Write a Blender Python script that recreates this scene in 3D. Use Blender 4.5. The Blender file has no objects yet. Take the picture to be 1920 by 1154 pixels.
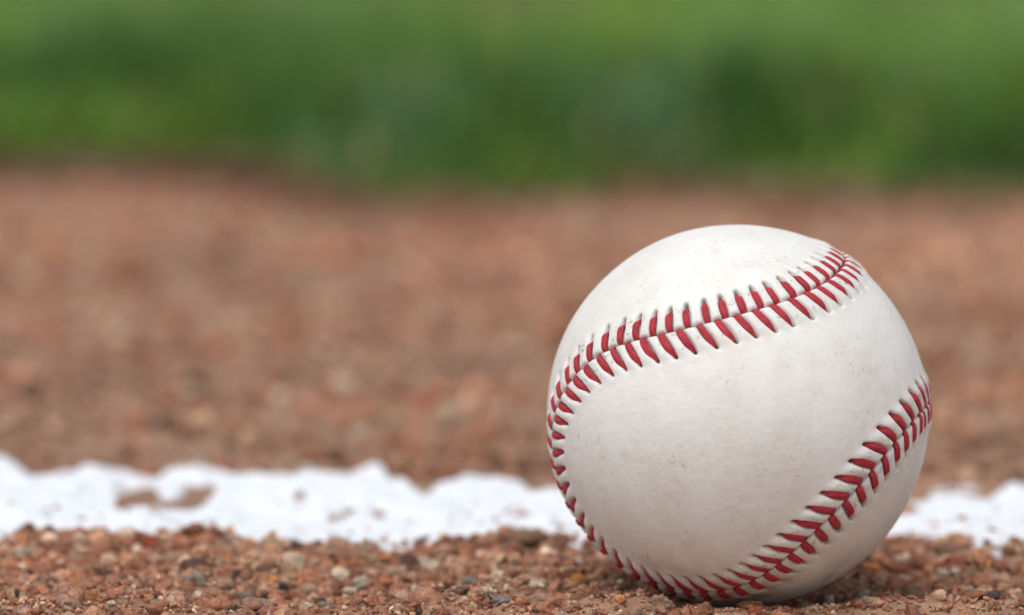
import bpy, math, random
import numpy as np

# ------------------------------------------------------------------ camera, sky, sun, exposure
scene = bpy.context.scene
FPX = 195 / 36 * 1920                      # focal length in pixels of the 1920 px wide photograph
PITCH = math.atan(1177 / FPX)
CAM = np.array([-0.04370, -1.06524, 0.17756])
BALL_C = np.array([0.0, 0.0, 0.036])
R = 0.037

cam_data = bpy.data.cameras.new("camera")
cam = bpy.data.objects.new("camera", cam_data)
scene.collection.objects.link(cam)
cam.location = CAM
cam.rotation_euler = (math.pi / 2 - PITCH, 0, 0)
cam_data.lens = 195
cam_data.sensor_width = 36
cam_data.clip_start = 0.02
cam_data.clip_end = 500
cam_data.dof.use_dof = True
cam_data.dof.focus_distance = 1.049
cam_data.dof.aperture_fstop = 9.75
scene.camera = cam

SUN_EL, SUN_AZ = math.radians(64), math.radians(205)   # azimuth from +Y towards +X
world = bpy.data.worlds.new("World")
scene.world = world
world.use_nodes = True
wn = world.node_tree
bg = wn.nodes["Background"]
sky = wn.nodes.new("ShaderNodeTexSky")
sky.sky_type = 'NISHITA'
sky.sun_disc = False
sky.sun_elevation = SUN_EL
sky.sun_rotation = SUN_AZ
sky.air_density = 1.0
sky.dust_density = 2.5
hs = wn.nodes.new("ShaderNodeHueSaturation")
hs.inputs["Saturation"].default_value = 0.28
wn.links.new(sky.outputs[0], hs.inputs["Color"])
wn.links.new(hs.outputs[0], bg.inputs[0])
bg.inputs[1].default_value = 0.15

sun_data = bpy.data.lights.new("sun", 'SUN')
sun = bpy.data.objects.new("sun", sun_data)
scene.collection.objects.link(sun)
sun_data.energy = 1.1
sun_data.angle = math.radians(38)
sun_data.color = (1.0, 0.965, 0.92)
sun.rotation_euler = (math.pi / 2 - SUN_EL, 0, math.pi - SUN_AZ)
scene.view_settings.view_transform = 'Standard'
scene.view_settings.look = 'None'
scene.view_settings.exposure = 0.20
scene.view_settings.gamma = 1
scene.view_settings.use_curve_mapping = False

rng = np.random.default_rng(7)
random.seed(7)

# ------------------------------------------------------------------ helpers
def _hash(ix, iy, iz, seed):
    h = (ix.astype(np.uint32) * np.uint32(374761393) + iy.astype(np.uint32) * np.uint32(668265263)
         + iz.astype(np.uint32) * np.uint32(2147483647 - 98765) + np.uint32(seed * 7919 + 13))
    h = (h ^ (h >> np.uint32(13))) * np.uint32(1274126177)
    h = (h ^ (h >> np.uint32(16))) * np.uint32(2246822519)
    h ^= h >> np.uint32(15)
    return h.astype(np.float64) / 4294967295.0 * 2 - 1

def noise3(p, seed=0):
    f = np.floor(p); w = p - f; f = f.astype(np.int64)
    w = w * w * w * (w * (w * 6 - 15) + 10)
    o = 0
    for dx in (0, 1):
        for dy in (0, 1):
            for dz in (0, 1):
                o = o + (_hash(f[:, 0] + dx, f[:, 1] + dy, f[:, 2] + dz, seed)
                         * (w[:, 0] if dx else 1 - w[:, 0]) * (w[:, 1] if dy else 1 - w[:, 1])
                         * (w[:, 2] if dz else 1 - w[:, 2]))
    return o

def noise2(x, y, seed=0):
    fx = np.floor(x); fy = np.floor(y); wx = x - fx; wy = y - fy
    fx = fx.astype(np.int64); fy = fy.astype(np.int64); z = np.zeros_like(fx)
    wx = wx * wx * wx * (wx * (wx * 6 - 15) + 10); wy = wy * wy * wy * (wy * (wy * 6 - 15) + 10)
    o = 0
    for dx in (0, 1):
        for dy in (0, 1):
            o = o + _hash(fx + dx, fy + dy, z, seed) * (wx if dx else 1 - wx) * (wy if dy else 1 - wy)
    return o

def sstep(a, b, x):
    t = np.clip((x - a) / (b - a), 0, 1)
    return t * t * (3 - 2 * t)

def mesh_from(name, verts, faces, smooth=True):
    """faces: (n,3) or (n,4) int array"""
    me = bpy.data.meshes.new(name)
    verts = np.ascontiguousarray(verts, dtype=np.float32)
    faces = np.ascontiguousarray(faces, dtype=np.int32)
    n, k = faces.shape
    me.vertices.add(len(verts)); me.vertices.foreach_set("co", verts.ravel())
    me.loops.add(n * k); me.loops.foreach_set("vertex_index", faces.ravel())
    me.polygons.add(n); me.polygons.foreach_set("loop_start", np.arange(0, n * k, k, dtype=np.int32))
    me.polygons.foreach_set("use_smooth", np.full(n, smooth, dtype=bool))
    me.update(calc_edges=True)
    return me

def add_obj(name, me, mat=None, parent=None, **props):
    o = bpy.data.objects.new(name, me)
    scene.collection.objects.link(o)
    if mat is not None and me is not None and not me.materials:
        me.materials.append(mat)
    if parent is not None:
        o.parent = parent
        o.matrix_parent_inverse = parent.matrix_basis.inverted() if False else o.matrix_parent_inverse
    for k, v in props.items():
        o[k] = v
    return o

def set_color(me, name, col):
    col = np.asarray(col, dtype=np.float32)
    if col.shape[1] == 3:
        col = np.concatenate([col, np.ones((len(col), 1), np.float32)], 1)
    a = me.attributes.new(name, 'FLOAT_COLOR', 'POINT')
    a.data.foreach_set("color", np.ascontiguousarray(col).ravel())

def set_float(me, name, v):
    a = me.attributes.new(name, 'FLOAT', 'POINT')
    a.data.foreach_set("value", np.ascontiguousarray(v, dtype=np.float32))

def icosphere(sub):
    t = (1 + 5 ** .5) / 2
    v = [(-1, t, 0), (1, t, 0), (-1, -t, 0), (1, -t, 0), (0, -1, t), (0, 1, t), (0, -1, -t), (0, 1, -t),
         (t, 0, -1), (t, 0, 1), (-t, 0, -1), (-t, 0, 1)]
    v = [np.array(a, float) / np.linalg.norm(a) for a in v]
    f = [(0, 11, 5), (0, 5, 1), (0, 1, 7), (0, 7, 10), (0, 10, 11), (1, 5, 9), (5, 11, 4), (11, 10, 2), (10, 7, 6), (7, 1, 8),
         (3, 9, 4), (3, 4, 2), (3, 2, 6), (3, 6, 8), (3, 8, 9), (4, 9, 5), (2, 4, 11), (6, 2, 10), (8, 6, 7), (9, 8, 1)]
    for _ in range(sub):
        cache = {}; nf = []
        def mid(a, b):
            key = (min(a, b), max(a, b))
            if key not in cache:
                m = v[a] + v[b]; v.append(m / np.linalg.norm(m)); cache[key] = len(v) - 1
            return cache[key]
        for a, b, c in f:
            x, y, z = mid(a, b), mid(b, c), mid(c, a)
            nf += [(a, x, z), (b, y, x), (c, z, y), (x, y, z)]
        f = nf
    return np.array(v), np.array(f)

def stone_shape(sub, seed, rough=0.16, cuts=7, cutd=0.72):
    """an angular crumb: unit ball cut by random planes, then roughened"""
    v, f = icosphere(sub)
    r = np.random.default_rng(seed)
    for _ in range(cuts):
        n = r.normal(size=3); n /= np.linalg.norm(n)
        d = r.uniform(cutd - .15, cutd + .15)
        h = v @ n - d
        v = v - np.where(h > 0, h, 0)[:, None] * n * .92
    nv = v / (np.linalg.norm(v, axis=1, keepdims=True) + 1e-9)
    k = noise3(v * 1.6 + seed, seed) * rough + noise3(v * 3.7 + seed, seed + 1) * rough * .6
    if sub > 1:
        k = k + noise3(v * 7.5, seed + 2) * rough * .62
    return v + nv * k[:, None], f

def ray_dir(px, py):
    x = (px - 960) / FPX; y = -(py - 577) / FPX
    c, s = math.cos(PITCH), math.sin(PITCH)
    return np.array([x, c + y * s, -s + y * c])

def at(px, py, z=0.0):
    """the point at height z that the photograph shows at pixel px, py"""
    d = ray_dir(px, py)
    return CAM + d * ((z - CAM[2]) / d[2])

# ------------------------------------------------------------------ materials
def new_mat(name):
    m = bpy.data.materials.new(name); m.use_nodes = True
    nt = m.node_tree
    return m, nt, nt.nodes["Principled BSDF"]

def nd(nt, typ, **kw):
    n = nt.nodes.new(typ)
    for k, v in kw.items():
        if hasattr(n, k): setattr(n, k, v)
        else: n.inputs[k.replace('_', ' ')].default_value = v
    return n

def noise_node(nt, scale, detail=4, rough=.6, coord=None, dist=0):
    n = nt.nodes.new("ShaderNodeTexNoise")
    n.inputs["Scale"].default_value = scale; n.inputs["Detail"].default_value = detail
    n.inputs["Roughness"].default_value = rough; n.inputs["Distortion"].default_value = dist
    if coord is not None: nt.links.new(coord, n.inputs["Vector"])
    return n

def ramp(nt, src, stops):
    r = nt.nodes.new("ShaderNodeValToRGB")
    el = r.color_ramp.elements
    while len(el) < len(stops): el.new(.5)
    for e, (p, c) in zip(el, stops):
        e.position = p
        e.color = (c, c, c, 1) if isinstance(c, (int, float)) else (*c, 1)
    nt.links.new(src, r.inputs[0])
    return r

def mixc(nt, fac, a, b, mode='MIX'):
    m = nt.nodes.new("ShaderNodeMix"); m.data_type = 'RGBA'; m.blend_type = mode
    for s, i in ((fac, 0), (a, 6), (b, 7)):
        if isinstance(s, (int, float)): m.inputs[i].default_value = s
        elif isinstance(s, tuple): m.inputs[i].default_value = (*s, 1)
        else: nt.links.new(s, m.inputs[i])
    return m.outputs[2]

def bump(nt, h, strength, dist, prev=None):
    b = nt.nodes.new("ShaderNodeBump")
    b.inputs["Strength"].default_value = strength; b.inputs["Distance"].default_value = dist
    nt.links.new(h, b.inputs["Height"])
    if prev is not None: nt.links.new(prev, b.inputs["Normal"])
    return b.outputs[0]

def make_leather():
    m, nt, p = new_mat("scuffed_leather")
    geo = nt.nodes.new("ShaderNodeTexCoord").outputs["Object"]
    big = noise_node(nt, 45, 6, .68, geo, 0)
    mid = noise_node(nt, 170, 7, .75, geo, 0)
    base = mixc(nt, ramp(nt, big.outputs[0], [(.44, 0), (.74, .85)]).outputs[0], (.785, .785, .755), (.69, .66, .60))
    base = mixc(nt, ramp(nt, mid.outputs[0], [(.50, 0), (.78, .5)]).outputs[0], base, (.60, .535, .44))
    # small dark scuffs and pores
    sp = noise_node(nt, 1300, 3, .6, geo)
    mask = noise_node(nt, 95, 3, .6, geo)
    a = ramp(nt, sp.outputs[0], [(.60, 0), (.70, 1)]).outputs[0]
    b = ramp(nt, mask.outputs[0], [(.46, 0), (.62, 1)]).outputs[0]
    mul = nt.nodes.new("ShaderNodeMath"); mul.operation = 'MULTIPLY'
    nt.links.new(a, mul.inputs[0]); nt.links.new(b, mul.inputs[1])
    mul2 = nt.nodes.new("ShaderNodeMath"); mul2.operation = 'MULTIPLY'; mul2.inputs[1].default_value = .48
    nt.links.new(mul.outputs[0], mul2.inputs[0])
    base = mixc(nt, mul2.outputs[0], base, (.33, .27, .21))
    at_ = nt.nodes.new("ShaderNodeAttribute"); at_.attribute_name = "grime"
    base = mixc(nt, at_.outputs["Fac"], base, (.17, .125, .085))
    du = nt.nodes.new("ShaderNodeAttribute"); du.attribute_name = "dust_shade"
    base = mixc(nt, du.outputs["Fac"], base, (.42, .25, .155))  # clay dust plus shade of the underside, painted as one brown tint
    nt.links.new(base, p.inputs["Base Color"])
    p.inputs["Roughness"].default_value = .55
    p.inputs["Specular IOR Level"].default_value = .3
    p.inputs["Subsurface Weight"].default_value = 0.0
    f1 = noise_node(nt, 2600, 4, .6, geo)
    f2 = noise_node(nt, 420, 5, .6, geo)
    n = bump(nt, f2.outputs[0], .26, .0006)
    n = bump(nt, f1.outputs[0], .25, .00018, n)
    nt.links.new(n, p.inputs["Normal"])
    return m

def make_thread():
    m, nt, p = new_mat("red_waxed_thread")
    geo = nt.nodes.new("ShaderNodeTexCoord").outputs["Object"]
    at_ = nt.nodes.new("ShaderNodeAttribute"); at_.attribute_name = "fibre"
    w = nt.nodes.new("ShaderNodeTexNoise"); w.inputs["Scale"].default_value = 1.0; w.inputs["Detail"].default_value = 3
    nt.links.new(at_.outputs["Vector"], w.inputs["Vector"])
    n2 = noise_node(nt, 1700, 4, .65, geo)
    c = mixc(nt, ramp(nt, w.outputs[0], [(.35, 0), (.65, 1)]).outputs[0], (.33, .015, .03), (.56, .042, .065))
    c = mixc(nt, ramp(nt, n2.outputs[0], [(.48, 0), (.66, .7)]).outputs[0], c, (.20, .035, .03))
    nt.links.new(c, p.inputs["Base Color"])
    p.inputs["Roughness"].default_value = .62
    p.inputs["Specular IOR Level"].default_value = .3
    n = bump(nt, w.outputs[0], .8, .00022)
    n = bump(nt, n2.outputs[0], .4, .00012, n)
    nt.links.new(n, p.inputs["Normal"])
    return m

def make_stone(name, spread=.3, bscale=2600, bd=.0004):
    m, nt, p = new_mat(name)
    geo = nt.nodes.new("ShaderNodeTexCoord").outputs["Object"]
    at_ = nt.nodes.new("ShaderNodeAttribute"); at_.attribute_name = "tint"
    n1 = noise_node(nt, 900, 5, .65, geo)
    v = ramp(nt, n1.outputs[0], [(.3, 1 - spread), (.7, 1 + spread * .8)]).outputs[0]
    c = mixc(nt, 1.0, at_.outputs["Color"], v, 'MULTIPLY')
    nt.links.new(c, p.inputs["Base Color"])
    p.inputs["Roughness"].default_value = .85
    p.inputs["Specular IOR Level"].default_value = .25
    n2 = noise_node(nt, bscale, 5, .7, geo)
    nt.links.new(bump(nt, n2.outputs[0], .9, bd), p.inputs["Normal"])
    return m

def make_dirt():
    m, nt, p = new_mat("infield_dirt")
    geo = nt.nodes.new("ShaderNodeTexCoord").outputs["Object"]
    g = noise_node(nt, 700, 6, .7, geo)
    b = noise_node(nt, 14, 4, .6, geo)
    s = noise_node(nt, 120, 4, .65, geo)
    c = mixc(nt, ramp(nt, g.outputs[0], [(.3, 0), (.7, 1)]).outputs[0], (.29, .15, .094), (.54, .335, .225))
    c = mixc(nt, ramp(nt, b.outputs[0], [(.42, 0), (.66, .75)]).outputs[0], c, (.50, .33, .22))
    mp = nt.nodes.new("ShaderNodeMapping"); mp.inputs["Scale"].default_value = (3, 9, 5)
    nt.links.new(geo, mp.inputs["Vector"])
    w = noise_node(nt, 1.0, 4, .6, mp.outputs[0])
    c = mixc(nt, 1.0, c, ramp(nt, w.outputs[0], [(.36, .8), (.64, 1.25)]).outputs[0], 'MULTIPLY')
    c = mixc(nt, ramp(nt, s.outputs[0], [(.5, 0), (.72, .7)]).outputs[0], c, (.38, .16, .095))
    da = nt.nodes.new("ShaderNodeAttribute"); da.attribute_name = "edge_dark"
    c = mixc(nt, da.outputs["Fac"], c, mixc(nt, 1.0, c, (.40, .34, .30), 'MULTIPLY'))  # darker, browner soil along the turf edge
    nt.links.new(c, p.inputs["Base Color"])
    p.inputs["Roughness"].default_value = .9
    p.inputs["Specular IOR Level"].default_value = .2
    n = noise_node(nt, 1400, 7, .75, geo)
    nt.links.new(bump(nt, n.outputs[0], 1.0, .0009), p.inputs["Normal"])
    return m

def make_chalk():
    m, nt, p = new_mat("chalk_powder")
    geo = nt.nodes.new("ShaderNodeTexCoord").outputs["Object"]
    g = noise_node(nt, 260, 5, .7, geo)
    c = mixc(nt, ramp(nt, g.outputs[0], [(.52, 0), (.75, .3)]).outputs[0], (.77, .80, .84), (.60, .53, .49))
    nt.links.new(c, p.inputs["Base Color"])
    p.inputs["Roughness"].default_value = .95
    p.inputs["Specular IOR Level"].default_value = .1
    n = noise_node(nt, 900, 6, .7, geo)
    nt.links.new(bump(nt, n.outputs[0], .5, .0006), p.inputs["Normal"])
    return m

def make_grass():
    m, nt, p = new_mat("grass_blades")
    at_ = nt.nodes.new("ShaderNodeAttribute"); at_.attribute_name = "tint"
    nt.links.new(at_.outputs["Color"], p.inputs["Base Color"])
    p.inputs["Roughness"].default_value = .55
    p.inputs["Specular IOR Level"].default_value = .18
    tr = nt.nodes.new("ShaderNodeBsdfTranslucent")
    nt.links.new(at_.outputs["Color"], tr.inputs["Color"])
    mx = nt.nodes.new("ShaderNodeMixShader"); mx.inputs[0].default_value = .35
    nt.links.new(p.outputs[0], mx.inputs[1]); nt.links.new(tr.outputs[0], mx.inputs[2])
    nt.links.new(mx.outputs[0], nt.nodes["Material Output"].inputs["Surface"])
    return m

def make_soil():
    m, nt, p = new_mat("lawn_soil")
    geo = nt.nodes.new("ShaderNodeTexCoord").outputs["Object"]
    g = noise_node(nt, 30, 6, .7, geo)
    c = mixc(nt, g.outputs[0], (.09, .075, .03), (.13, .10, .04))
    nt.links.new(c, p.inputs["Base Color"])
    p.inputs["Roughness"].default_value = .95
    return m

M_leather, M_thread = make_leather(), make_thread()
M_stone, M_dirt, M_chalk, M_grass, M_soil = make_stone("dirt_crumbs", .4, 3000, .0007), make_dirt(), make_chalk(), make_grass(), make_soil()
M_pebble = make_stone("pebble_stone", .28, 1900, .0005)

# ------------------------------------------------------------------ ground
def ground_h(x, y):
    """height of the infield dirt, metres"""
    fade = 1 / (1 + np.maximum(0, np.abs(y) - 3) * .3)
    h = (noise2(x / .045, y / .045, 1) * .0013 + noise2(x / .017 + 5, y / .017, 2) * .0013
         + noise2(x / .007, y / .007 + 3, 3) * .0012 + noise2(x / .0029, y / .0029, 4) * .0007
         + noise2(x / .0013, y / .0013, 5) * .00022)
    h = h + noise2(x / .22, y / .22, 8) * .003 * sstep(.16, .5, y)
    # the raked crest in front of the ball, the low strip just before the chalk
    h = h + .0036 * np.exp(-((y + .0198) / .0055) ** 2) * sstep(-.055, -.015, x) * sstep(.06, .035, x) + .0006 * np.exp(-((y + .014) / .008) ** 2)
    h = h + .0022 * np.exp(-((x + .044) / .007) ** 2 - ((y - .066) / .006) ** 2)
    h = h + .0026 * np.exp(-((x - .024) / .014) ** 2 - ((y - .058) / .012) ** 2)
    r2 = x * x + y * y
    h = h - .0022 * sstep(.006, .011, np.sqrt(r2)) * sstep(.026, .018, np.sqrt(r2)) - .001 * np.exp(-r2 / .012 ** 2)
    # the ball has pressed its own shape into the dirt
    cap = BALL_C[2] - np.sqrt(np.maximum(1e-9, (R + .0006) ** 2 - np.minimum(r2, .034 ** 2))) - .0004
    return np.where(r2 < .034 ** 2, np.minimum(h, cap), h) * fade

def stretch(lo, hi, step, far, n):
    core = np.arange(lo, hi, step)
    g = np.geomspace(step, far, n)
    up = core[-1] + np.cumsum(g * (far / g.sum()))
    dn = core[0] - np.cumsum(g * (far / g.sum()))
    return np.concatenate([dn[::-1], core, up])

def grid_mesh(name, xs, ys, hfun, keep=None):
    X, Y = np.meshgrid(xs, ys)
    x, y = X.ravel(), Y.ravel()
    z = hfun(x, y)
    nx, ny = len(xs), len(ys)
    i = (np.arange(ny - 1)[:, None] * nx + np.arange(nx - 1)[None]).ravel()
    f = np.stack([i, i + 1, i + 1 + nx, i + nx], 1)
    v = np.stack([x, y, z], 1)
    if keep is not None:
        k = keep(x, y)
        f = f[k[f].any(1)]
        used = np.unique(f); remap = np.full(len(v), -1); remap[used] = np.arange(len(used))
        v = v[used]; f = remap[f]
    return mesh_from(name, v, f), v

gx = stretch(-.155, .078, .0009, 150, 80)
gy = stretch(-.055, .085, .0009, 150, 120)
me, _ = grid_mesh("dirt_ground", gx, gy, ground_h)
gv = np.zeros(len(me.vertices) * 3, np.float32); me.vertices.foreach_get("co", gv); gv = gv.reshape(-1, 3)
def edge_dark(x, y):  # darkens the soil towards the turf edge, in a wider band on the left
    e = .855 + .10 * sstep(-.075, -.175, x)
    wdt = .06 + .14 * sstep(-.02, -.16, x) + .03 * noise2(x / .08, y * 0, 97)
    return sstep(wdt, wdt * .2, e - y) * (y > .3)
set_float(me, "edge_dark", edge_dark(gv[:, 0], gv[:, 1]))
add_obj("dirt_ground", me, M_dirt, kind="structure")

# lawn soil: its edge is the uneven line where the turf meets the dirt
def lawn_edge(x):
    return ((.955) + (.855 - .955) * sstep(-.175, -.075, x) + .015 * np.sin(x * 31) + .012 * noise2(x / .03, x * 0, 31)
            + .05 * np.sin(x * 2.3 + 1) * sstep(.3, 2, np.abs(x)))

lx = stretch(-.4, .35, .01, 140, 40)
lt = np.concatenate([[0, .004, .01, .02, .04, .08, .15, .3, .6, 1.2], np.geomspace(2.4, 145, 14)])
LX, LT = np.meshgrid(lx, lt)
LY = lawn_edge(LX.ravel()) + LT.ravel()
LZ = .004 + .003 * noise2(LX.ravel() / .05, LY / .05, 33) * (LT.ravel() < 3)
LZ = np.where(LT.ravel() < .003, -.006, LZ)
i = (np.arange(len(lt) - 1)[:, None] * len(lx) + np.arange(len(lx) - 1)[None]).ravel()
me = mesh_from("lawn", np.stack([LX.ravel(), LY, LZ], 1), np.stack([i, i + 1, i + 1 + len(lx), i + len(lx)], 1))
add_obj("lawn", me, M_soil, kind="structure")

# ------------------------------------------------------------------ chalk line
NEAR_PX = [(-200, 1010), (0, 1030), (70, 1006), (130, 1004), (210, 1032), (300, 1018), (400, 1008), (480, 1025), (560, 1010), (640, 1012), (700, 1028), (780, 1018),
           (830, 1026), (900, 1022), (950, 1008), (1040, 1014), (1110, 1024), (1300, 1010), (1500, 1005), (1690, 986), (1750, 1000), (1800, 1018),
           (1870, 1030), (1920, 1012), (2100, 1020)]
FAR_PX = [(-200, 876), (0, 866), (40, 890), (90, 898), (170, 884), (230, 888), (290, 898), (370, 880), (440, 894), (500, 898), (560, 900), (620, 902), (700, 880), (750, 914),
          (800, 928), (860, 914), (940, 906), (990, 920), (1060, 912), (1300, 915), (1500, 915), (1700, 938), (1790, 920), (1850, 932), (1900, 916), (2100, 915)]
near_pts = np.array([at(px, py + 10)[:2] for px, py in NEAR_PX]); far_pts = np.array([at(px, py)[:2] for px, py in FAR_PX])

def chalk_t(x, y):
    yn = np.interp(x, near_pts[:, 0], near_pts[:, 1]) + noise2(x / .0045, y / .01, 41) * .0034 + noise2(x / .0018, y / .004, 50) * .0016
    yf = np.interp(x, far_pts[:, 0], far_pts[:, 1]) + noise2(x / .009, y / .01, 42) * .005
    d = np.minimum(y - yn, (yf - y))
    t = .0025 * sstep(-.004, .010, d) - .0009
    t = t + noise2(x / .011, y / .011, 43) * .0011 * sstep(-.002, .01, d) + noise2(x / .0045, y / .0045, 44) * .0006 + noise2(x / .0018, y / .0018, 45) * .00022
    t = t - .0026 * sstep(.30, .75, noise2(x / .0042, y / .009, 47) * .7 + noise2(x / .0018, y / .004, 48) * .4) * sstep(.022, .004, y - yn)
    t = t + noise2(x / .006, y / .008, 46).clip(0, 1) * .0012 * sstep(-.001, .004, d)
    for px, py, a, rx in ((0, 893, .0026, .004), (172, 905, .0016, .005), (370, 905, .0018, .007), (703, 903, .0030, .0042), (590, 915, .0012, .004), (850, 925, .0014, .008),
                          (940, 925, .0016, .006), (1790, 930, .0012, .005), (1900, 925, .0022, .004), (40, 1000, .001, .008), (240, 1000, .0014, .006)):
        c = at(px, py); t = t + a * np.exp(-((x - c[0]) / rx) ** 2 - ((y - c[1]) / .010) ** 2)
    # scuffed-out gap on the left and small bare specks
    def bare(px, py, rx, ry, k):
        c = at(px, py); wob = 1 + .75 * noise2(x / .0028 + px, y / .006, 49)
        return k * np.exp(-((x - c[0]) / rx) ** 4 - ((y - c[1]) / ry) ** 4) * (wob + .15)
    t = t - bare(262, 935, .0045, .011, .0036) - bare(300, 950, .007, .008, .0034) - bare(372, 930, .0042, .012, .0034) - bare(330, 950, .006, .006, .003)
    for px, py in ((410, 985), (398, 1000), (655, 965), (712, 966), (880, 972), (890, 975), (560, 990), (1806, 975), (1880, 970), (1780, 985), (232, 978), (1050, 1000), (570, 992), (640, 972)):
        t = t - bare(px, py, .0011, .005, .0030)
    return t, d

def chalk_base(x, y):
    return (noise2(x / .045, y / .045, 1) * .0013 + noise2(x / .017 + 5, y / .017, 2) * .0011
            + noise2(x / .007, y / .007 + 3, 3) * .0004 + noise2(x / .22, y / .22, 8) * .003 * sstep(.16, .5, y))

cx_ = stretch(-.165, .09, .0008, 1.6, 60)
cy_ = np.arange(.045, .185, .0008)
me, _ = grid_mesh("chalk_line", cx_, cy_, lambda x, y: chalk_base(x, y) + chalk_t(x, y)[0],
                  keep=lambda x, y: (chalk_t(x, y)[0] > -.0014))
add_obj("chalk_line", me, M_chalk, kind="stuff", label="powdery white chalk foul line crossing the dirt behind the baseball",
        category="chalk line")

# ------------------------------------------------------------------ crumbs and gravel
PAL = np.array([(.38, .17, .10), (.29, .135, .08), (.43, .23, .145), (.50, .33, .21), (.48, .21, .08), (.66, .53, .39), (.30, .25, .20),
                (.14, .085, .06), (.30, .085, .055), (.09, .09, .09), (.43, .27, .19)]) * np.array([1.28, 1.24, 1.22])
PW = np.array([.27, .19, .19, .08, .025, .022, .006, .04, .025, .002, .12]); PW = PW / PW.sum()
PW2 = PW + np.array([0, 0, .05, .12, .01, .06, 0, 0, 0, 0, .08]); PW2 = PW2 / PW2.sum()
shapes = {s: [stone_shape(s, 100 + i, rough=(.36 if s else .15), cuts=9, cutd=.62) for i in range(14)] for s in (0, 1, 2)}

def rot_mats(n):
    q = rng.normal(size=(n, 4)); q /= np.linalg.norm(q, axis=1, keepdims=True)
    w, x, y, z = q.T
    return np.stack([np.stack([1 - 2 * (y * y + z * z), 2 * (x * y - z * w), 2 * (x * z + y * w)], -1),
                     np.stack([2 * (x * y + z * w), 1 - 2 * (x * x + z * z), 2 * (y * z - x * w)], -1),
                     np.stack([2 * (x * z - y * w), 2 * (y * z + x * w), 1 - 2 * (x * x + y * y)], -1)], 1)

hero_xy = []          # filled with the counted pebbles: crumbs keep clear of them

def scatter(name, x, y, size, sub, sink=.25, pal=PAL, pw=PW, mat=None, base=None, flat=.78, jitter=.2, **props):
    ok = np.ones(len(x), bool)
    r = np.hypot(x, y)
    g = (base or ground_h)(x, y)
    top = g + size * 1.15
    under = BALL_C[2] - np.sqrt(np.maximum(0, (R + .0008) ** 2 - np.minimum(r + size, R) ** 2))
    ok &= ~((r < R + size) & (top > under))
    for hx, hy, hr in hero_xy:
        ok &= ~(((x - hx) ** 2 + ((y - hy) * .6) ** 2) < (hr * .75 + size * .4) ** 2) | (size < .0006)
    x, y, size, g = x[ok], y[ok], size[ok], g[ok]
    n = len(x)
    Rm = rot_mats(n)
    kind = rng.integers(0, 14, n)
    far_band = 1 + sstep(.12, .2, y) * (.34 * noise2(x / .20, y / .075, 95) + .16 * noise2(x / .07, y / .05, 96))
    far_band = far_band + .30 * np.exp(-((y - .64 - .04 * noise2(x / .1, x * 0, 98)) / .07) ** 2) - .16 * np.exp(-((y - .46) / .06) ** 2)
    edge_tone = 1 - .68 * edge_dark(x, y)  # crumbs darken along the turf edge as the soil does
    V, F, Cc = [], [], []
    off = 0
    col = pal[rng.choice(len(pal), n, p=pw)] * (1 + rng.normal(size=(n, 1)) * jitter).clip(.55, 1.5) * (far_band * edge_tone)[:, None]
    for k in range(14):
        ids = np.where(kind == k)[0]
        if not len(ids): continue
        bv, bf = shapes[sub][k]
        sc = size[ids][:, None] * np.array([1, 1, 1]) * rng.uniform(.65, 1.15, (len(ids), 3))
        v = bv[None] * sc[:, None, :]
        v = np.einsum('nij,nkj->nki', Rm[ids], v)
        v[:, :, 2] *= flat
        v[:, :, 0] += x[ids][:, None]; v[:, :, 1] += y[ids][:, None]
        v[:, :, 2] += (g[ids] + size[ids] * (.5 - sink))[:, None]
        V.append(v.reshape(-1, 3))
        F.append((bf[None] + (np.arange(len(ids)) * len(bv))[:, None, None] + off).reshape(-1, 3))
        Cc.append(np.repeat(col[ids], len(bv), 0)); off += len(ids) * len(bv)
    me = mesh_from(name, np.concatenate(V), np.concatenate(F), smooth=(sub == 2))
    set_color(me, "tint", np.concatenate(Cc) * (1 + .18 * noise3(np.concatenate(V) / .0007, 5))[:, None])
    return add_obj(name, me, mat or M_stone, kind="stuff", **props)

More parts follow.
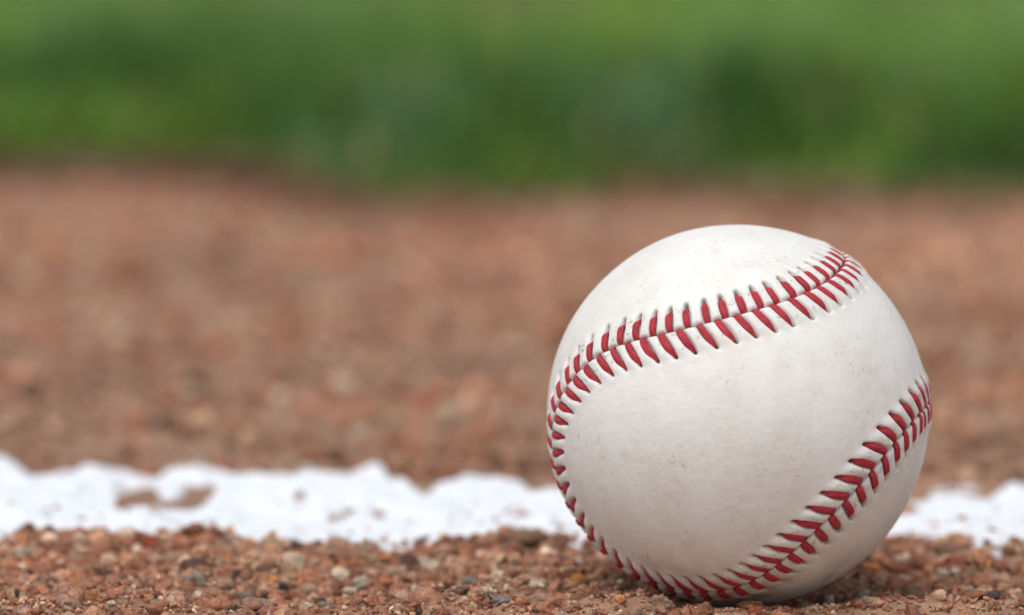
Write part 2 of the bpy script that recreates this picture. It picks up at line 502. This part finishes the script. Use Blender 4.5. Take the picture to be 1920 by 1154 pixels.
# counted pebbles: px, py of the foot, width, height (photo pixels), colour, sub label
CREAM, TAN, ORANGE, BROWN = (.64, .54, .41), (.46, .30, .20), (.50, .20, .065), (.26, .13, .08)
DARK, GREY, SLATE, RED = (.10, .07, .05), (.36, .32, .27), (.07, .064, .06), (.30, .08, .045)
PEBBLES = [
    (201, 1106, 27, 14, CREAM, "bright cream chip left of the tan pebbles, far left foreground"),
    (372, 1120, 22, 17, CREAM, "small pointed cream pebble above the flat grey stone"),
    (462, 1123, 36, 26, (.20, .15, .10), "olive brown block between the pointed cream pebble and the ball side clods"),
    (403, 1142, 58, 22, GREY, "flat pale grey stone near the bottom edge on the left"),
    (472, 1148, 46, 30, (.37, .20, .15), "pinkish brown clod right of the flat grey stone"),
    (28, 1136, 15, 19, SLATE, "tiny bluish black pebble at the far left bottom corner"),
    (422, 1074, 28, 26, ORANGE, "orange brown pebble in the strip below the chalk, left of the beige clod"),
    (281, 1044, 36, 28, RED, "dark red lump just below the chalk on the left"),
    (548, 1078, 52, 44, (.58, .43, .29), "large pale beige clod below the chalk, left of centre"),
    (531, 1097, 17, 15, SLATE, "small dark slate pebble below the pale beige clod"),
    (578, 1108, 28, 24, TAN, "rounded tan pebble right of the small slate pebble"),
    (50, 1022, 30, 28, (.17, .09, .055), "dark brown clod on the chalk edge at far left"),
    (91, 1022, 24, 20, (.17, .08, .05), "smaller dark brown clod on the chalk edge, second from the left"),
    (141, 1106, 30, 22, ORANGE, "orange brown pebble left of the bright cream chip"),
    (639, 1082, 38, 22, CREAM, "angular cream pebble below the middle of the chalk line"),
    (676, 1098, 30, 28, (.47, .40, .31), "cream and grey pebble right of the angular cream one"),
    (725, 1098, 34, 28, (.40, .15, .08), "orange red pebble between two tan pebbles left of the ball"),
    (745, 1076, 38, 26, TAN, "tan pebble behind the orange red pebble"),
    (806, 1070, 44, 26, (.50, .39, .29), "pale beige pebble behind the others, right of the tan one"),
    (753, 1122, 32, 24, (.50, .33, .24), "pinkish beige pebble in sharp focus left of the ball"),
    (803, 1128, 24, 20, (.55, .42, .31), "small beige pebble right of the pinkish beige one"),
    (931, 1112, 32, 20, (.48, .32, .22), "tan pink pebble midway between centre and ball"),
    (1006, 1111, 36, 26, (.60, .50, .38), "round pale beige pebble left of the bright orange one"),
    (1084, 1104, 32, 22, (.56, .22, .05), "bright orange oval pebble left of the ball's foot"),
    (611, 1144, 36, 18, (.15, .15, .12), "flat dark greenish slate chip in the left foreground"),
    (601, 1127, 20, 16, SLATE, "dark slate chip above the greenish one"),
    (878, 1106, 32, 17, (.22, .20, .185), "grey slate sliver left of the tan pink pebble"),
    (936, 1152, 38, 16, (.24, .21, .20), "grey stone at the bottom edge near the centre"),
    (1018, 1142, 62, 32, (.40, .26, .17), "large rough tan clod in front of the ball's left side"),
    (985, 1036, 66, 30, (.22, .125, .075), "big brown clod rising against the chalk beside the ball"),
    (756, 1022, 28, 20, (.16, .08, .05), "dark brown clod against the chalk at centre"),
    (656, 1106, 24, 15, CREAM, "small cream chip below the cream and grey pebble"),
    (1075, 1142, 26, 22, (.22, .13, .09), "brown pebble right of the large rough tan clod"),
    (1833, 1062, 40, 34, (.58, .30, .11), "large round orange tan pebble right of the ball"),
    (1791, 1077, 20, 15, CREAM, "small cream pebble below and left of the orange tan pebble"),
    (1768, 1075, 22, 18, (.56, .46, .35), "cream pebble left of the small cream one, right of the ball"),
    (1892, 1042, 32, 30, (.44, .27, .18), "upright tan block against the chalk at the far right"),
    (1765, 1158, 28, 22, (.62, .42, .27), "cream orange pebble cut by the bottom edge right of the ball"),
    (1817, 1110, 17, 11, (.42, .40, .37), "small pale grey pebble in the right foreground"),
    (1868, 1080, 14, 12, (.19, .19, .185), "tiny blue grey pebble at the far right"),
    (1838, 1070, 36, 9, (.25, .07, .07), "flat purple red chip under the orange tan pebble"),
    (1612, 1086, 46, 30, (.33, .15, .08), "rounded orange brown clod beside the ball's lower right"),
    (1671, 1092, 30, 22, (.42, .22, .15), "pinkish tan pebble between the two brown clods right of the ball"),
    (1710, 1126, 52, 32, (.19, .12, .075), "angular olive brown clod right of the ball in its shade"),
    (1563, 1144, 20, 15, (.52, .42, .32), "small tan pebble just under the right of the ball"),
    (1632, 1148, 40, 20, (.52, .37, .25), "flat tan pebble in front of the ball's right shadow"),
    (1718, 1062, 36, 26, (.33, .13, .08), "red brown clod behind the angular olive brown one"),
]
ph = [stone_shape(3, 500 + i, rough=(.10 if i % 3 else .18), cuts=5 + i % 5, cutd=.80) for i in range(len(PEBBLES))]
for i, (px, py, w, h, col, lab) in enumerate(PEBBLES):
    p = at(px, py, 0.0)
    dist = np.linalg.norm(p - CAM)
    sw, sh = w / FPX * dist / 2, h / FPX * dist / 2
    r_ = random.Random(i)
    x, y = p[0], p[1] + sw * .7
    rr = math.hypot(x, y)
    v, f = ph[i]
    v = v / np.abs(v).max(0)
    a = r_.uniform(-.35, .35)
    v = v * np.array([sw * 1.12, sw * r_.uniform(.8, 1.1), sh * 1.15])
    v = np.stack([v[:, 0] * math.cos(a) - v[:, 2] * math.sin(a) * .6, v[:, 1], v[:, 2] * math.cos(a) + v[:, 0] * math.sin(a) * .6], 1)
    g = float(ground_h(np.array([x]), np.array([y]))[0])
    z = max(g, -.0008) + sh * .62
    # keep clear of the ball
    while True:
        c = np.array([x, y, z]) - BALL_C
        if np.linalg.norm(c) > R + .0012 + max(sw, sh) or (y < -.012 and z + sh < BALL_C[2] - math.sqrt(max(0, (R + .001) ** 2 - min(math.hypot(x, y) , R) ** 2))):
            break
        k = math.hypot(x, y) or 1; x += x / k * .0006; y += (y / k * .0006)
    me = mesh_from("pebble", v, f)
    cc = np.tile(np.array(col), (len(v), 1)) * (1 + .25 * noise3(v * 900 + i, i))[:, None]
    set_color(me, "tint", cc)
    o = add_obj("pebble", me, M_pebble, label=lab, category="pebble", group="pebbles lying in the dirt")
    o.location = (x, y, z)
    hero_xy.append((x, y, sw))

def U(a, b, n): return rng.uniform(a, b, n)
def sizes(n, med, s, lo, hi): return np.clip(np.exp(rng.normal(np.log(med), s, n)), lo, hi)

n = 1600; scatter("gravel", U(-.16, .08, n), U(-.03, .022, n), sizes(n, .00108, .42, .0005, .0026), 2,
                  label="sharp reddish brown dirt crumbs and gravel in the foreground", category="gravel")
n = 45; scatter("gravel", U(-.15, .07, n), U(-.022, .06, n), sizes(n, .0027, .2, .002, .0036), 2, sink=.55, pal=PAL[[0, 1, 2, 10]], pw=np.full(4, .25),
                 label="larger reddish clods half sunk in the foreground dirt", category="clods")
n = 3000; scatter("gravel", U(-.17, .09, n), U(.018, .071, n), sizes(n, .00125, .42, .0006, .0030), 1,
                  label="soft focus reddish brown dirt crumbs in the strip before the chalk line", category="gravel")
n = 12500; scatter("gravel", U(-.16, .08, n), U(-.03, .03, n), sizes(n, .00048, .4, .00025, .0010), 0, sink=.1, pal=PAL * 1.12, pw=PW2,
                  label="fine brown grit between the foreground crumbs", category="grit")
n = 12000; yy = .158 + (.98 - .158) * rng.uniform(0, 1, n) ** 1.25
scatter("gravel", U(-.30, .24, n) * (1 + .0 * yy), yy, sizes(n, .0015, .42, .0008, .0042) * (1 + .5 * yy), 0,
        flat=.9, label="blurred brown gravel and clods between the chalk line and the lawn", category="gravel")
n = 17000; xx = rng.normal(-.02, .36, n); yy = rng.normal(.12, .36, n)
inner = ((xx > -.15) & (xx < .07) & (yy > -.028) & (yy < .07)) | ((yy > .066) & (yy < .158)) | ((xx > -.27) & (xx < .21) & (yy > .17))
ok = ~(inner & (rng.random(n) < .97)) & (yy < lawn_edge(xx) - .01); n = int(ok.sum())
scatter("gravel", xx[ok], yy[ok], sizes(n, .00145, .45, .0007, .0045), 0, flat=.9,
                  label="loose brown clods scattered on the dirt around the scene", category="gravel")
n = 170; scatter("gravel", U(-.15, .07, n), U(.07, .10, n) + .04 * rng.random(n) ** 3, sizes(n, .0006, .4, .0003, .0013), 0,
                base=lambda x, y: chalk_base(x, y) + np.maximum(chalk_t(x, y)[0], 0), label="a few brown crumbs kicked onto the chalk line", category="crumbs")
# chalk dust crumbs along both edges of the line
n = 420; xx = U(-.16, .09, n)
yn = np.interp(xx, near_pts[:, 0], near_pts[:, 1]) + rng.normal(0, .0028, n); yf = np.interp(xx, far_pts[:, 0], far_pts[:, 1]) + rng.normal(0, .004, n)
yy = np.where(rng.random(n) < .55, yn, yf)
scatter("chalk_crumbs", xx, yy, sizes(n, .0008, .4, .0004, .0018), 1, pal=np.array([(.84, .85, .87), (.72, .68, .66)]), pw=np.array([.75, .25]), jitter=.04,
        label="white chalk crumbs scattered along the edges of the chalk line", category="chalk crumbs")

# ------------------------------------------------------------------ grass
def grass(name, x, y, hmean, label):
    n = len(x)
    h = hmean * rng.uniform(.5, 1.3, n) * (1 + .45 * noise2(x / .05, y / .05, 61)) * (.45 + .55 * sstep(0, .05, y - lawn_edge(x)))
    wd = rng.uniform(.0010, .0021, n)
    az = rng.uniform(0, 2 * np.pi, n); lean = rng.uniform(.05, .75, n); la = rng.uniform(0, 2 * np.pi, n)
    T = np.array([0, .35, .7, 1.0]); W = np.array([1, .95, .65, .08])
    dx, dy = np.cos(az), np.sin(az); lx_, ly_ = np.cos(la), np.sin(la)
    V = np.zeros((n, 4, 2, 3))
    for k in range(4):
        o = lean * h * T[k] ** 2; zz = h * T[k] * (1 - .25 * lean * T[k])
        for s in (0, 1):
            sg = (s * 2 - 1) * wd * W[k]
            V[:, k, s, 0] = x + lx_ * o + dx * sg; V[:, k, s, 1] = y + ly_ * o + dy * sg; V[:, k, s, 2] = zz + .001
    base = (np.arange(n) * 8)[:, None, None]
    q = np.array([[0, 1, 3, 2], [2, 3, 5, 4], [4, 5, 7, 6]])[None]
    me = mesh_from(name, V.reshape(-1, 3), (base + q).reshape(-1, 4), smooth=True)
    c0, c1, c2, c3 = np.array([(.19, .35, .055), (.085, .195, .048), (.20, .36, .17), (.36, .30, .12)])
    m = np.clip(.5 + 1.1 * noise2(x / .06, y / .12, 62) + rng.normal(0, .3, n), 0, 1)[:, None]
    col = c0 * m + c1 * (1 - m)
    b = np.clip(noise2(x / .04, y / .06, 63) * 2 - .7, 0, .8)[:, None]; col = col * (1 - b) + c2 * b
    k_ = sstep(.05, .45, y - lawn_edge(x))[:, None]; col = col * (.88 + .32 * k_) + np.array([.05, .05, .01]) * k_
    dead = (rng.random(n) < .05 + .25 * sstep(.035, -.01, y - lawn_edge(x)))[:, None]; col = np.where(dead, c3, col)
    col = col * rng.uniform(.75, 1.25, (n, 1))
    set_color(me, "tint", np.repeat(col, 8, 0))
    return add_obj(name, me, M_grass, kind="stuff", label=label, category="grass")

n = 17000; x = U(-.45, .40, n); y = lawn_edge(x) + .55 * rng.random(n) ** 1.2 - .004 + .05 * (noise2(x / .035, x * 0, 91) > .1) * rng.random(n)
grass("grass", x, y, .034, "blurred green grass at the edge of the lawn behind the dirt")
n = 29000; x = U(-1.6, 1.5, n); y = lawn_edge(x) + .02 + 3.2 * rng.random(n) ** 1.3
grass("grass", x, y, .036, "blurred green lawn stretching away at the top of the picture")

# ------------------------------------------------------------------ the baseball
ROT = np.array([[0.182169, -0.541798, -0.82053], [-0.676524, -0.674636, 0.295266], [-0.713534, 0.501319, -0.489437]])
SA, SE, SG, SHH, SK = 0.708356, -0.063797, -0.080389, -0.02052, -0.018324
NT = 2000
t = np.linspace(0, 2 * np.pi, NT, endpoint=False)
b_ = 1 - SA
C = np.stack([SA * np.cos(t) + b_ * np.cos(3 * t) + SE * np.cos(5 * t) + SHH * np.cos(7 * t),
              SA * np.sin(t) - b_ * np.sin(3 * t) + SE * np.sin(5 * t) - SHH * np.sin(7 * t),
              2 * np.sqrt(SA * b_) * np.sin(2 * t) + SG * np.sin(6 * t) + SK * np.sin(10 * t)], -1)
C /= np.linalg.norm(C, axis=1, keepdims=True)
C = C @ ROT.T
def frame(C):
    tt = np.roll(C, -1, 0) - np.roll(C, 1, 0); tt /= np.linalg.norm(tt, axis=1, keepdims=True)
    L = np.linalg.norm(np.roll(C, -1, 0) - C, axis=1) * 37
    S = np.concatenate([[0], np.cumsum(L)])
    return tt, np.cross(C, tt), S
tt, nn, S = frame(C)
s_ = S[:-1].copy(); s_[s_ > 293] -= S[-1]
off = np.interp(s_, [-110, -60, -45, -20, -10, 0, 8, 18, 30, 40, 50, 60, 70, 85, 100, 125, 150, 200, 293],
                [0, 0, -.4, -.5, -.9, -1.5, -2.0, -2.6, -3.2, -2.9, -2.2, -1.1, -.8, -1.0, -.9, -.6, -.1, 0, 0])
w = np.hanning(61); w /= w.sum()
off = np.convolve(np.concatenate([off[-30:], off, off[:30]]), w, 'valid')
C = C + off[:, None] / 37 * nn; C /= np.linalg.norm(C, axis=1, keepdims=True)
tt, nn, S = frame(C); LEN = S[-1]

# needle holes along the inner row (mm along the seam), as read from the ball; the far side is evenly pitched
Hs = [146.9, 143.6, 140.1, 136.5, 133.2, 129.4, 125.4, 122.0, 118.5, 114.9, 111.4, 107.5, 104.0, 100.6, 97.1, 93.6, 89.9, 85.9, 82.1, 78.7, 74.8,
      71.4, 67.4, 63.3, 59.0, 54.8, 50.9, 47.1, 43.6, 40.2, 36.2, 32.2, 28.4, 24.7, 21.1, 17.5, 13.8, 10.2, 6.3, 2.7, -.6, -3.7, -7.0, -10.5, -14.1, -17.7,
      -21.5, -25.3, -29.2, -33.3, -37.0, -40.7, -44.6]
Hs = np.array(Hs[::-1])
rest = 108 - len(Hs)
gap = LEN - (Hs[-1] - Hs[0])
Hs = np.concatenate([Hs, Hs[-1] + gap * np.arange(1, rest + 1) / (rest + 1)])       # 108, increasing
def offs(s, xs, ys): return np.interp(s, xs, ys)
dJ = offs(Hs, [-50, -38, -33, -29, -18, -10, 0, 8, 59, 64, 75, 100, 105, 118, 130, 147, 160], [-2.8, -2.2, -2.3, -3.2, -3, -2.5, -2.0, -2.3, -2.4, -2.8, -3.0, -3.0, -2.5, -2.2, -1.6, -1.3, -2.0])
dOJ = offs(Hs, [-50, -30, -10, 0, 10, 40, 75, 90, 105, 147], [-2.3, -2.1, -1.4, -.6, -.8, -1.4, -1.7, -1.1, -.6, -.3])
sJ, sOJ, sOH = Hs + dJ, Hs + dOJ, Hs - .35
NH = 5.55      # mm from seam to needle hole

def idx_of(s, arr):
    a = np.concatenate([arr - LEN, arr, arr + LEN])
    return np.interp(s, a, np.arange(-108, 216))

def surf(s, n, h):
    """point at seam distance s, sideways n, height h above the plain sphere (mm), relative to the ball's centre, metres"""
    s = np.asarray(s, float) % LEN
    i = np.interp(s, S, np.arange(NT + 1)); i0 = np.floor(i).astype(int); fr = (i - i0)[..., None]
    c = C[i0 % NT] * (1 - fr) + C[(i0 + 1) % NT] * fr; nv = nn[i0 % NT] * (1 - fr) + nn[(i0 + 1) % NT] * fr
    a = (np.asarray(n, float) / 37)[..., None]
    d = c * np.cos(a) + nv * np.sin(a); d /= np.linalg.norm(d, axis=-1, keepdims=True)
    return d * (37 + np.asarray(h, float)[..., None]) / 1000

def halfwidth(f, outer):
    if outer:
        return np.interp(f, [0, .15, .5, .72, .85, 1.0], [.60, .70, .73, .62, .44, .30])
    return np.interp(f, [0, .15, .5, .75, .9, 1.0], [.60, .69, .73, .66, .46, .22])

def relief(s, n, d):
    """height (mm) and grime of the leather near the seam"""
    h = np.zeros(len(s)); gr = np.zeros(len(s))
    for outer in (False, True):
        m = (n > 0) == outer
        ss, wn_ = s[m], np.abs(n[m])
        f = wn_ / NH
        fc = np.clip(f, 0, 1.15)
        a, b = (idx_of(ss, sOJ), idx_of(ss, sOH)) if outer else (idx_of(ss, sJ), idx_of(ss, Hs))
        ix = a * (1 - fc) + b * fc
        fr = ix - np.round(ix); ds = fr * 3.71
        stitch_id = np.round(ix)
        jit = noise2(stitch_id * 7.3, stitch_id * 0 + (3 if outer else 9), 71)
        ridge = .5 - .5 * np.cos(2 * np.pi * fr)
        swell = (.27 if outer else .32) * sstep(8.0, 3.2, wn_)
        pill = ((.20 if outer else .27) + .07 * jit) * ridge * sstep(6.4, 4.2, wn_) * sstep(-.1, .9, wn_)
        hw = halfwidth(np.clip(f, 0, 1), outer) + .10
        fade = sstep(1.08 + .03 * jit, .97, f)
        ch = -.82 * np.exp(-(np.abs(ds) / hw) ** 5) * fade * sstep(1.12, .8, f) ** .5
        dimple = -.13 * np.exp(-(ds / 1.0) ** 2 - ((f - 1.0) / .16) ** 2)
        hc = .88 if outer else .95
        hole = -1.15 * np.exp(-(ds / (.42 if outer else .34)) ** 2 - ((f - hc) / .09) ** 2)
        # edges of the two covers meet in a crack that the ridges bulge over
        crack = -.85 * np.exp(-(wn_ / .20) ** 2) - .22 * np.exp(-(wn_ / .55) ** 2)
        h[m] = swell + pill + ch + dimple + hole + crack
        g = .95 * np.exp(-(np.abs(ds) / .40) ** 3 - (np.abs(f - hc) / .10) ** 3)
        g = np.maximum(g, (.62 if outer else .45) * np.exp(-(np.abs(ds) / (hw * .85)) ** 4) * sstep(1.07, .98, f) * sstep(.45, .8, f))
        g = np.maximum(g, .38 * np.exp(-(wn_ / .17) ** 2))
        pd = d[m] * 37
        bl = noise3(pd / 1.3 + 9, 72) * .6 + noise3(pd / .45, 73) * .5
        g = np.maximum(g, .62 * sstep(.30, .70, bl) * ridge * sstep(.3, 1.2, wn_) * sstep(5.6, 3.4, wn_))
        g = np.maximum(g, .10 * sstep(6.5, 2, wn_) * (.6 + .5 * noise3(pd / 3, 74)))
        gr[m] = g
    return h, gr

# cube sphere
NQ = 240
u = np.tan((np.linspace(-1, 1, NQ + 1)) * np.pi / 4)
A, B = np.meshgrid(u, u)
one = np.ones_like(A)
vs, fs, o0 = [], [], 0
for P in ((one, A, B), (-one, B, A), (B, one, A), (A, -one, B), (A, B, one), (B, A, -one)):
    v = np.stack([q.ravel() for q in P], 1); vs.append(v / np.linalg.norm(v, axis=1, keepdims=True))
    i = (np.arange(NQ)[:, None] * (NQ + 1) + np.arange(NQ)[None]).ravel()
    fs.append(np.stack([i, i + 1, i + NQ + 2, i + NQ + 1], 1) + o0); o0 += (NQ + 1) ** 2
D, Fq = np.concatenate(vs), np.concatenate(fs)
key = np.round(D * 1e5).astype(np.int64)
_, first, inv = np.unique(key @ np.array([1, 400009, 160007200081 // 1]), return_index=True, return_inverse=True)
D = D[first]; Fq = inv.ravel()[Fq]
# fix winding outward
cr = np.cross(D[Fq[:, 1]] - D[Fq[:, 0]], D[Fq[:, 2]] - D[Fq[:, 0]])
flip = (cr * D[Fq[:, 0]]).sum(1) < 0
Fq[flip] = Fq[flip][:, ::-1]
# nearest point of the seam for every vertex
best = np.zeros(len(D), int); bd = np.full(len(D), -2.0)
Cc = C[::4]
for k in range(0, len(D), 20000):
    dd = D[k:k + 20000] @ Cc.T
    best[k:k + 20000] = dd.argmax(1) * 4; bd[k:k + 20000] = dd.max(1)
for _ in range(3):       # refine
    s1 = ((D - C[best]) * tt[best]).sum(1) * 37
    step = np.round(s1 / (LEN / NT)).astype(int).clip(-3, 3)
    best = (best + step) % NT
s1 = ((D - C[best]) * tt[best]).sum(1) * 37
sv = (S[best] + s1) % LEN
nv = 37 * np.arcsin(np.clip((D * nn[best]).sum(1), -1, 1))
ang = 37 * np.arccos(np.clip((D * C[best]).sum(1), -1, 1))
nearm = ang < 9
H = np.zeros(len(D)); G = np.zeros(len(D))
hh, gg = relief(sv[nearm], nv[nearm], D[nearm])
H[nearm] = hh; G[nearm] = gg
dust_shade = sstep(-.55, -.92, D[:, 2]) * .75 * sstep(-.35, .35, noise3(D * 4, 85) * .6 + noise3(D * 13, 86) * .45)  # clay dust and painted shade, patchy, growing towards the ball's bottom
H += .10 * noise3(D * 2.2, 81) + .03 * noise3(D * 6, 82)
pos = D * (37 + H)[:, None] / 1000

baseball = bpy.data.objects.new("baseball", None)
scene.collection.objects.link(baseball)
baseball.empty_display_size = .01
baseball.location = (0, 0, BALL_C[2] - R)
baseball["label"] = "scuffed white leather baseball with red stitching resting on the dirt"
baseball["category"] = "baseball"
up = np.array([0, 0, R])
side = np.sign(nv)
# sides are grown from the nearest seam branch; a face belongs to the side of its mean
fside = (nv[Fq].mean(1) > 0)
for sd in (False, True):
    f = Fq[fside == sd]
    used = np.unique(f); remap = np.full(len(D), -1); remap[used] = np.arange(len(used))
    me = mesh_from("leather_panel", pos[used] + up, remap[f])
    set_float(me, "grime", G[used])
    set_float(me, "dust_shade", dust_shade[used])
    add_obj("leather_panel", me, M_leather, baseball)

# stitches
NS, NR = 13, 12
for outer in (False, True):
    A_, B_ = (sOJ, sOH) if outer else (sJ, Hs)
    sg = 1 if outer else -1
    for k in range(108):
        rr = random.Random(k * 2 + outer)
        f = np.linspace(-.05, .84 if outer else .92, NS)
        bow = .16 * np.sin(np.pi * np.clip(f, 0, 1))
        sc = A_[k] + (B_[k] - A_[k]) * f - bow * rr.uniform(.2, 1.8) + rr.uniform(-.09, .09)
        nc = sg * (f * NH + .12)
        hw = halfwidth(np.clip(f, 0, 1), outer) * rr.uniform(.90, 1.08)
        hw[0] *= .85
        end = .84 if outer else .92
        hc = np.interp(f, [-.05, .06, .25, .6, end - .18, end], [-.50, .08, .24, .20, -.14, -.9]) + rr.uniform(-.03, .04)
        vt = np.interp(f, [-.05, .1, .5, end], [.34, .44, .46, .22])
        # direction of the stitch in (s, n)
        ds_, dn_ = B_[k] - A_[k], sg * NH
        L = math.hypot(ds_, dn_); ps, pn = -dn_ / L, ds_ / L
        V, Fb = [], []
        for j in range(NR):
            th = 2 * np.pi * j / NR
            lobe = 1 - .20 * math.exp(-((th - math.pi / 2) / .33) ** 2)
            V.append(surf(sc + ps * hw * math.cos(th), nc + pn * hw * math.cos(th), hc + vt * math.sin(th) * lobe))
        V = np.stack(V, 1).reshape(-1, 3)                                   # NS * NR
        Q = []
        for a in range(NS - 1):
            for j in range(NR):
                j2 = (j + 1) % NR
                Q.append((a * NR + j, a * NR + j2, (a + 1) * NR + j2, (a + 1) * NR + j))
        me = mesh_from("stitch", V + up, np.array(Q) if outer else np.array(Q)[:, ::-1])
        th = np.tile(np.arange(NR), NS) * (2 * np.pi / NR); fa = np.repeat(f, NR) * 5.8
        # fibres run along the thread with a slight twist
        vec = np.stack([np.cos(th + fa * .25) * 3.2, np.sin(th + fa * .25) * 3.2, fa * .55 + k * 3.7], 1).astype(np.float32)
        at_ = me.attributes.new("fibre", 'FLOAT_VECTOR', 'POINT'); at_.data.foreach_set("vector", vec.ravel())
        add_obj("stitch", me, M_thread, baseball)
